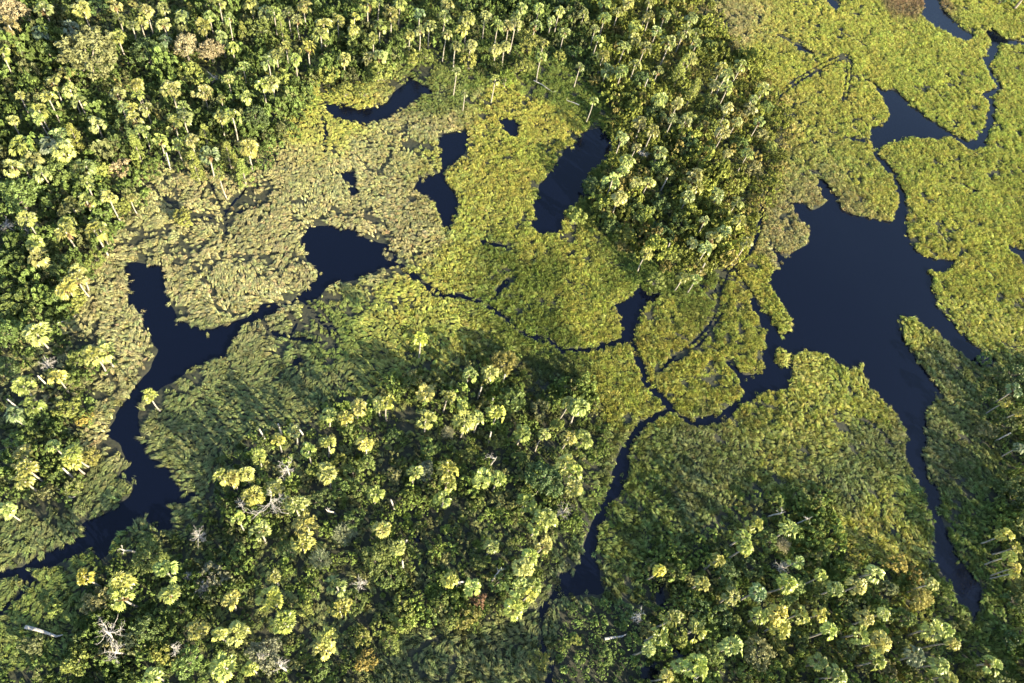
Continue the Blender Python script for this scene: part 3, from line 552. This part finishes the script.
# the same wood goes on past the photograph's lower and right edges and shades what lies inside it
OFF = [(1040,420),(1052,455),(1036,480),(1060,500),(1044,520),(1070,540),(1040,590),(1062,585),(1036,625),(1058,640),(1044,665),(1075,620),(1078,470),(1066,430),(1050,390),(1036,700),(1064,690),(1010,706),(975,702),(930,706),(890,702),(850,708),(800,700),(760,708),(715,702),(1078,575),(1082,660),(1048,555),(600,712),(560,716),(520,706),(640,710),(480,712),(436,716)]
TONE = {'': (.275, .28, .078), 'y': (.35, .325, .070), 'g': (.155, .19, .095), 'b': (.27, .22, .10)}
def palm(px, py, rad=0, tone='', seen=True):
    sc0 = float(pxscale(px, py)); H = 8.2 + random.gauss(0, 1.0)
    if rad and rad < 7: H -= .5
    rm = (rad / sc0 if rad else random.gauss(2.05 if py > 260 else 2.2, .3)); s = min(max(rm / 1.95, .62), 1.5)
    p = at(px, py, H); z = float(height(p[0], p[1]))
    e = thing('cabbage_palm', p[0], p[1], z, 'cabbage palms standing in the woods and marsh')
    e.rotation_euler = (random.gauss(0, .02), random.gauss(0, .02), random.uniform(0, 6.28))
    Hc = H - max(z, 0)
    tr = obj('trunk', random.choice(PTRUNK), e); tr.scale = (s ** .5, s ** .5, Hc / 9.0)
    cr = obj('crown', random.choice(PALMS), e, (0, 0, Hc)); cr.scale = (s, s, s * random.uniform(.85, 1.1)); cr.rotation_euler = (random.gauss(0, .12), random.gauss(0, .12), random.uniform(0, 6.28))
    c = np.array(TONE[tone]) * random.uniform(.68, 1.25) * np.array([random.uniform(.80, 1.08), 1, random.uniform(.8, 1.25)])
    if py > 330: c = c * np.array([1.16, 1.14, .95])
    cr.color = (*c, 1)
    if random.random() < .45:
        sk = obj('dead_fronds', random.choice(SKIRTS), e, (0, 0, Hc - .1)); sk.scale = (s, s, s); sk.rotation_euler[2] = random.uniform(0, 6.28); sk.color = (.17, .12, .06, 1)
    note(e, 'palm', {'': 'cabbage palm', 'y': 'bright yellow-green cabbage palm', 'g': 'grey-green cabbage palm', 'b': 'brown-tinged cabbage palm'}[tone], px, py)
    return e
for q in PALM: palm(*q)

# broadleaf trees, shrubs, cedars: (x, y, kind, radius px, colour)
GRN = (.145, .19, .050); DGR = (.098, .138, .044); YGR = (.225, .25, .060); OLV = (.19, .195, .078); TAN = (.30, .265, .145); GLD = (.285, .245, .062); PAL = (.20, .21, .11); BRN = (.17, .11, .06); GRY = (.17, .18, .11)
TREE = [
 (85,50,'oak',25,OLV),(12,12,'oak',14,TAN),(185,46,'oak',13,TAN),(210,48,'oak',13,TAN),(148,53,'oak',14,DGR),(190,72,'bush',12,YGR),(97,86,'bush',7,GRN),(191,12,'cedar',6,YGR),(243,33,'cedar',6,YGR),
 (80,20,'cedar',6,GRN),(19,53,'cedar',7,YGR),(49,53,'cedar',7,GRN),(68,12,'cedar',6,GRN),(30,68,'bush',10,DGR),(95,8,'bush',9,DGR),
 (359,43,'bush',13,GRN),(329,77,'bush',10,YGR),(378,72,'bush',12,YGR),(286,80,'bush',11,YGR),(336,35,'bush',9,GRN),(262,30,'bush',13,GRN),(282,32,'cedar',7,YGR),(345,90,'bush',9,YGR),(365,92,'bush',9,YGR),(300,92,'bush',9,YGR),
 (415,58,'bush',8,YGR),(426,55,'bush',7,YGR),(506,78,'bush',10,(.14,.19,.03)),(467,5,'bush',10,GRN),(470,62,'bush',9,YGR),(559,55,'bush',6,YGR),(529,43,'bush',11,YGR),(574,52,'bush',7,GRN),(524,65,'bush',8,YGR),(596,60,'bush',8,GRN),
 (680,72,'cedar',9,YGR),(692,93,'cedar',8,YGR),(673,20,'bush',8,OLV),(710,47,'bush',9,YGR),(640,80,'bush',10,DGR),(655,112,'bush',11,DGR),(712,105,'bush',9,GRN),(735,45,'bush',6,OLV),
 (63,172,'oak',16,GRN),(18,194,'oak',17,GRN),(102,174,'bush',11,YGR),(120,171,'bush',10,TAN),(123,131,'bush',12,DGR),(102,212,'bush',10,GRN),(123,207,'bush',10,YGR),(2,212,'bush',9,GRN),(77,142,'cedar',9,YGR),(110,150,'bush',9,OLV),
 (205,134,'cedar',8,YGR),(138,152,'cedar',9,YGR),(195,167,'cedar',9,YGR),(228,154,'cedar',9,YGR),(243,171,'cedar',9,YGR),(255,120,'oak',12,DGR),(180,215,'bush',8,YGR),(185,222,'bush',7,YGR),
 (10,330,'oak',13,GRN),(53,268,'bush',13,DGR),(73,301,'bush',11,YGR),(97,260,'bush',9,YGR),(10,266,'bush',13,GRN),(10,303,'bush',14,GRN),(33,291,'bush',12,GRN),(52,245,'bush',10,GRN),
 (78,360,'bush',11,GRN),(73,407,'bush',12,YGR),(33,424,'bush',12,GRN),(72,382,'bush',10,YGR),(7,367,'oak',13,DGR),(57,469,'bush',10,YGR),(73,488,'bush',7,YGR),(90,459,'bush',9,GLD),(38,435,'bush',11,GRN),(15,445,'bush',11,GRN),(84,418,'bush',7,GLD),(48,492,'bush',9,OLV),
 (100,602,'bush',13,OLV),(146,632,'bush',13,DGR),(165,652,'bush',11,YGR),(191,659,'bush',14,GRN),(150,555,'oak',15,GRN),(160,562,'bush',10,YGR),(210,575,'bush',13,GRY),(130,640,'bush',12,OLV),(75,665,'bush',13,YGR),(110,650,'bush',11,OLV),(35,645,'bush',10,OLV),(55,612,'bush',7,YGR),(180,610,'bush',10,GRN),
 (305,608,'bush',9,YGR),(363,636,'bush',11,YGR),(364,661,'bush',13,GLD),(266,652,'oak',15,GRY),(356,601,'bush',11,GRN),(321,669,'bush',9,GRN),(379,629,'bush',8,YGR),(320,560,'spiky',11,PAL),(345,533,'spiky',12,PAL),(353,520,'bush',11,GRN),(375,557,'oak',15,GRN),(408,496,'bush',8,YGR),(340,488,'bush',10,GRN),(360,490,'bush',9,GRN),
 (391,577,'bush',12,GRN),(401,619,'bush',12,YGR),(402,604,'bush',9,YGR),(467,616,'bush',11,GLD),(389,644,'bush',9,YGR),(455,620,'bush',8,YGR),(480,600,'bush',8,BRN),(500,580,'bush',10,GRN),(505,605,'bush',8,YGR),(440,600,'bush',8,GRN),(480,565,'bush',8,GRN),
 (353,472,'bush',12,GRN),(340,465,'bush',9,YGR),(368,463,'bush',11,GRN),(495,441,'bush',9,GRN),(468,455,'bush',9,YGR),(448,433,'spiky',7,TAN),(410,384,'bush',9,GRN),(435,378,'bush',8,YGR),(513,403,'bush',13,GRN),(505,362,'oak',12,(.22,.20,.05)),(547,477,'oak',20,DGR),(520,460,'bush',9,GRN),(392,436,'bush',8,DGR),(430,450,'bush',10,GRN),(425,470,'oak',11,GRY),(395,475,'bush',8,OLV),(538,410,'bush',9,OLV),(555,425,'bush',8,YGR),(530,485,'bush',8,YGR),(555,500,'bush',9,YGR),(480,500,'bush',8,YGR),(350,430,'bush',9,GRN),(313,470,'bush',7,YGR),(560,455,'bush',9,GRN),(320,500,'bush',9,DGR),(290,550,'bush',9,DGR),(240,550,'bush',9,GRN),
 (542,660,'bush',9,YGR),(575,640,'bush',6,YGR),(604,655,'bush',8,GRN),(562,645,'bush',6,YGR),(625,610,'bush',9,DGR),
 (677,575,'bush',10,GRN),(679,639,'bush',11,YGR),(760,652,'oak',14,OLV),(712,657,'bush',11,GRN),(735,622,'bush',9,YGR),(697,609,'bush',12,DGR),(720,615,'bush',11,DGR),(725,575,'bush',12,DGR),(745,675,'bush',9,YGR),(710,680,'bush',9,GRN),(680,595,'bush',9,GRN),
 (776,644,'bush',10,YGR),(785,661,'bush',10,YGR),(790,590,'oak',14,GRN),(820,594,'bush',11,YGR),(846,571,'bush',10,GRN),(818,505,'bush',8,YGR),(820,522,'bush',10,YGR),(817,535,'bush',9,YGR),(823,552,'bush',9,YGR),(775,502,'bush',8,YGR),(803,502,'bush',10,YGR),(768,540,'bush',10,GRN),(783,545,'spiky',8,TAN),(845,605,'bush',10,DGR),(850,650,'bush',10,DGR),(800,640,'bush',9,DGR),(898,563,'bush',11,GLD),(921,596,'oak',11,GLD),(916,579,'bush',8,GLD),(905,620,'bush',11,GRN),(921,631,'bush',9,YGR),(900,645,'bush',9,GRN),(975,670,'bush',9,YGR),(890,590,'bush',9,OLV),(890,672,'bush',9,OLV),(750,570,'bush',10,DGR),(805,585,'bush',8,GRN),
 (593,186,'bush',11,DGR),(577,217,'bush',10,YGR),(660,166,'bush',11,GRN),(668,175,'bush',9,YGR),(605,205,'bush',10,GRN),(640,215,'bush',11,GRN),(660,205,'bush',10,DGR),(672,253,'bush',10,YGR),(690,145,'bush',11,DGR),(705,150,'bush',9,GRN),(740,145,'bush',9,GRN),(755,170,'bush',9,OLV),(680,225,'bush',10,GRN),(725,175,'bush',9,YGR),(700,262,'bush',8,YGR),(735,185,'bush',8,YGR),(660,235,'bush',10,DGR),(625,235,'bush',9,YGR),(715,165,'bush',7,OLV),(655,280,'bush',9,YGR),(630,205,'bush',9,DGR),(760,135,'bush',8,OLV),(612,225,'bush',9,GRN),(765,108,'bush',7,GRN),(705,125,'bush',9,GRN),(770,150,'bush',7,YGR),
 (1000,375,'bush',10,DGR),(1015,372,'bush',11,DGR),(990,395,'bush',9,DGR),(1008,425,'bush',10,DGR),(985,430,'bush',9,OLV),(1015,500,'bush',12,DGR),(1018,600,'bush',12,DGR),(1012,640,'bush',10,DGR),(1030,-10,'oak',14,DGR),(1005,-4,'bush',9,DGR),(987,358,'bush',7,GRN),
]
WORDS = {'oak': 'broad-crowned tree', 'bush': 'rounded leafy shrub', 'cedar': 'narrow pointed cedar', 'spiky': 'pale feathery shrub'}
CN = {GRN: 'green', DGR: 'dark green', YGR: 'yellow-green', OLV: 'olive', TAN: 'tan', GLD: 'golden', PAL: 'grey', BRN: 'brown', GRY: 'grey-green'}
HC = {'oak': 4.4, 'bush': 2.2, 'cedar': 3.4, 'spiky': 2.2}
def tree(px, py, kind, rad, colr):
    sc0 = float(pxscale(px, py)); tm, cm, R = random.choice(TREES[kind]); s = rad / sc0 / R
    if kind == 'bush' and s > 1.2: zc = HC[kind] * s
    else: zc = HC[kind] * s
    p = at(px, py, zc); z = float(height(p[0], p[1]))
    e = thing({'oak': 'broadleaf_tree', 'bush': 'leafy_shrub', 'cedar': 'cedar_tree', 'spiky': 'feathery_shrub'}[kind], p[0], p[1], z, 'trees and shrubs among the palms')
    e.rotation_euler[2] = random.uniform(0, 6.28); e.scale = (s, s, s * random.uniform(.9, 1.15))
    obj('trunk' if kind in ('oak', 'cedar') else 'stems', tm, e); cr = obj('crown', cm, e)
    f = random.uniform(.8, 1.2); cr.color = (colr[0] * f * random.uniform(.9, 1.1), colr[1] * f, colr[2] * f, 1)
    note(e, 'tree' if kind in ('oak', 'cedar') else 'shrub', (CN.get(colr, 'bright green') + ' ' + WORDS[kind]), px, py)
for q in TREE: tree(*q)

# bleached dead trees: (x, y, reach px, kind)
def dead_tree(px, py, reach, style, seed):
    r = np.random.default_rng(seed); sc0 = float(pxscale(px, py)); R = reach / sc0; hh = {'spread': 9.3 if reach > 12 else 7.0, 'pole': 6.5, 'twig': 3.6}[style]
    p = at(px, py, hh * .75); z = float(height(p[0], p[1])); e = thing('dead_tree', p[0], p[1], z, 'bleached dead trees')
    lean = r.normal(0, .5 if style != 'pole' else 1.4, 2)
    path = [(0, 0, -.4), (lean[0] * .3, lean[1] * .3, hh * .35), (lean[0] * .8, lean[1] * .8, hh * .65), (lean[0], lean[1], hh * .95)]
    V, F = tube(path, [.2, .17, .13, .05] if style != 'twig' else [.1, .08, .06, .03], 6); obj('trunk', mesh('dead_trunk', V, F, M_DEAD), e)
    nb = {'spread': 11, 'pole': 3, 'twig': 18}[style]
    sweep = r.uniform(0, 6.28)
    for k in range(nb):
        az = sweep + r.normal(0, 1.15) if style != 'twig' else k * 2.39996; t0 = r.uniform(.35, .97); b0 = np.array(path[1]) * (1 - t0) + np.array(path[3]) * t0; ln = R * r.uniform(.5, 1.2) * (1 if style != 'pole' else .6)
        w0 = .058 if style != 'twig' else .045; V = []; F = []
        def grow(p0, d, length, wid, depth):
            pts = [p0]; dd = unit(d)
            for q in range(4):
                dd = unit(dd + r.normal(0, .28, 3) + np.array([0, 0, .06])); pts.append(pts[-1] + dd * length / 4)
            tube(pts, [wid, wid * .85, wid * .68, wid * .5, wid * .22], 5 if depth == 0 else 4, V, F)
            if depth < 2 and style != 'pole' or depth < 1:
                for j in range([4, 2][depth]):
                    m_ = r.integers(1, 4); grow(pts[m_], unit(dd + r.normal(0, .75, 3)), length * r.uniform(.35, .6), wid * .55, depth + 1)
        grow(b0, np.array([math.cos(az), math.sin(az), r.uniform(.05, .5)]), ln, w0, 0)
        obj('branch', mesh('dead_branch', V, F, M_DEAD), e)
    note(e, 'dead tree', {'spread': 'white dead tree with bare spreading branches', 'pole': 'thin white dead pole', 'twig': 'pale twiggy dead shrub'}[style], px, py)
for i, q in enumerate([(272,502,23,'spread'),(287,467,13,'spread'),(335,507,9,'pole'),(493,458,15,'pole'),(200,534,9,'twig'),(186,573,6,'twig'),(203,588,10,'twig'),(363,579,8,'twig'),(105,638,17,'spread'),(118,650,11,'spread'),(130,546,8,'pole'),(175,646,8,'spread'),(285,668,9,'spread'),(468,577,9,'pole'),(495,576,9,'pole'),(563,512,9,'twig'),(636,615,9,'spread'),(778,510,8,'pole'),(802,520,10,'pole'),(43,364,9,'twig'),(645,154,7,'twig'),(210,80,7,'twig'),(240,505,8,'spread'),(262,655,8,'spread'),(782,566,9,'twig'),(700,668,8,'pole'),(12,226,10,'twig'),(30,228,10,'twig')]): dead_tree(*q, 700 + i)

# palm trunks that lost their crowns
V, F = tube([(0, 0, -.5), (.05, 0, 3), (.12, .03, 6.4)], [.2, .17, .16], 7); STUB = mesh('dead_palm_trunk', V, F, M_DEAD)
for (px, py) in [(165,153),(38,374),(10,399),(62,467),(262,430),(279,424),(301,424),(481,387),(493,398),(492,432),(395,500),(405,536),(404,561),(647,80),(506,372),(668,176),(752,104),(708,260),(672,242),(1012,432)]:
    p = at(px, py, 6.0); z = float(height(p[0], p[1])); o = obj('dead_palm_trunk', STUB, None, (p[0], p[1], z)); o.scale = (1, 1, random.uniform(.75, 1.05)); o.rotation_euler = (random.gauss(0, .06), random.gauss(0, .06), random.uniform(0, 6))
    o['group'] = 'crownless palm trunks'; note(o, 'trunk', 'pale crownless palm trunk', px, py)
# fallen logs: two ends in the photograph
def log(a, b, rad, seed, words):
    r = np.random.default_rng(seed); A = at(*a); B = at(*b); zz = float(max(height(*A), height(*B), 0)) + .75; mid = (A + B) / 2
    o = (mid[0], mid[1], 0); d = B - A; nrm = np.array([-d[1], d[0]]) * r.normal(0, .06)
    path = [(*(A - mid), zz + .35), (*((A * .6 + B * .4) - mid + nrm), zz + .1), (*(B - mid), zz - .2)]
    V, F = tube(path, [rad, rad * .85, rad * .6], 7)
    tube([path[2], (path[2][0] + d[0] * .1 + .4, path[2][1] + d[1] * .1 + .5, zz + .2)], [rad * .5, rad * .2], 5, V, F)
    ob = obj('fallen_log', mesh('fallen_log', V, F, M_DEAD), None, o); ob['group'] = 'fallen logs'; note(ob, 'log', words, (a[0] + b[0]) / 2, (a[1] + b[1]) / 2)
log((28,628), (58,637), .34, 1, 'thick bleached fallen log'); log((603,640), (621,637), .28, 2, 'short white fallen log'); log((54,489), (72,499), .26, 3, 'forked white fallen log'); log((60,326), (75,319), .12, 4, 'thin pale fallen log'); log((578,108), (566,102), .14, 5, 'thin pale fallen log'); log((533,84), (552,94), .14, 6, 'thin grey fallen log')

# the wood beyond the frame on the sunward side
offp = []
for (px, py) in OFF:
    p = at(px, py, 9.0); offp.append((p[0], p[1], float(height(p[0], p[1]))))
for gxx in range(10):
    px, py = 1045 + random.uniform(0, 75), random.uniform(395, 720); p = at(px, py, 9.0); offp.append((p[0], p[1], float(height(p[0], p[1]))))
pv = []
for i in range(3):
    V, F, T = palm_crown(800 + i); V = [np.asarray(v) + np.array([0, 0, 9]) for v in V]; F = list(F); T = list(T); nF = len(F); tube([(0, 0, -.5), (.1, 0, 5), (0, 0, 9)], [.22, .19, .2], 6, V, F); T += [.5] * (len(F) - nF); pv.append(variant('margin_palm', V, F, T, M_UNDER))
for i in range(2):
    r = np.random.default_rng(820 + i); c, sz = dome_centres(r, 90, 3.0, 2.6, 4.6, .5); V, F, T = leaf_clumps(c, sz, 14, .5, 830 + i); pv.append(variant('margin_tree', V, F, T, M_UNDER))
n = len(offp); scatter('forest_margin', np.array(offp), np.stack([np.zeros(n), np.zeros(n), rng.uniform(0, 6.28, n)], -1), np.repeat(rng.uniform(.9, 1.3, (n, 1)), 3, 1), np.array([[.15, .17, .05]]) * rng.uniform(.7, 1.2, (n, 1)), pv, 'dense palm wood continuing past the lower and right edges', 'forest')
finish_labels()
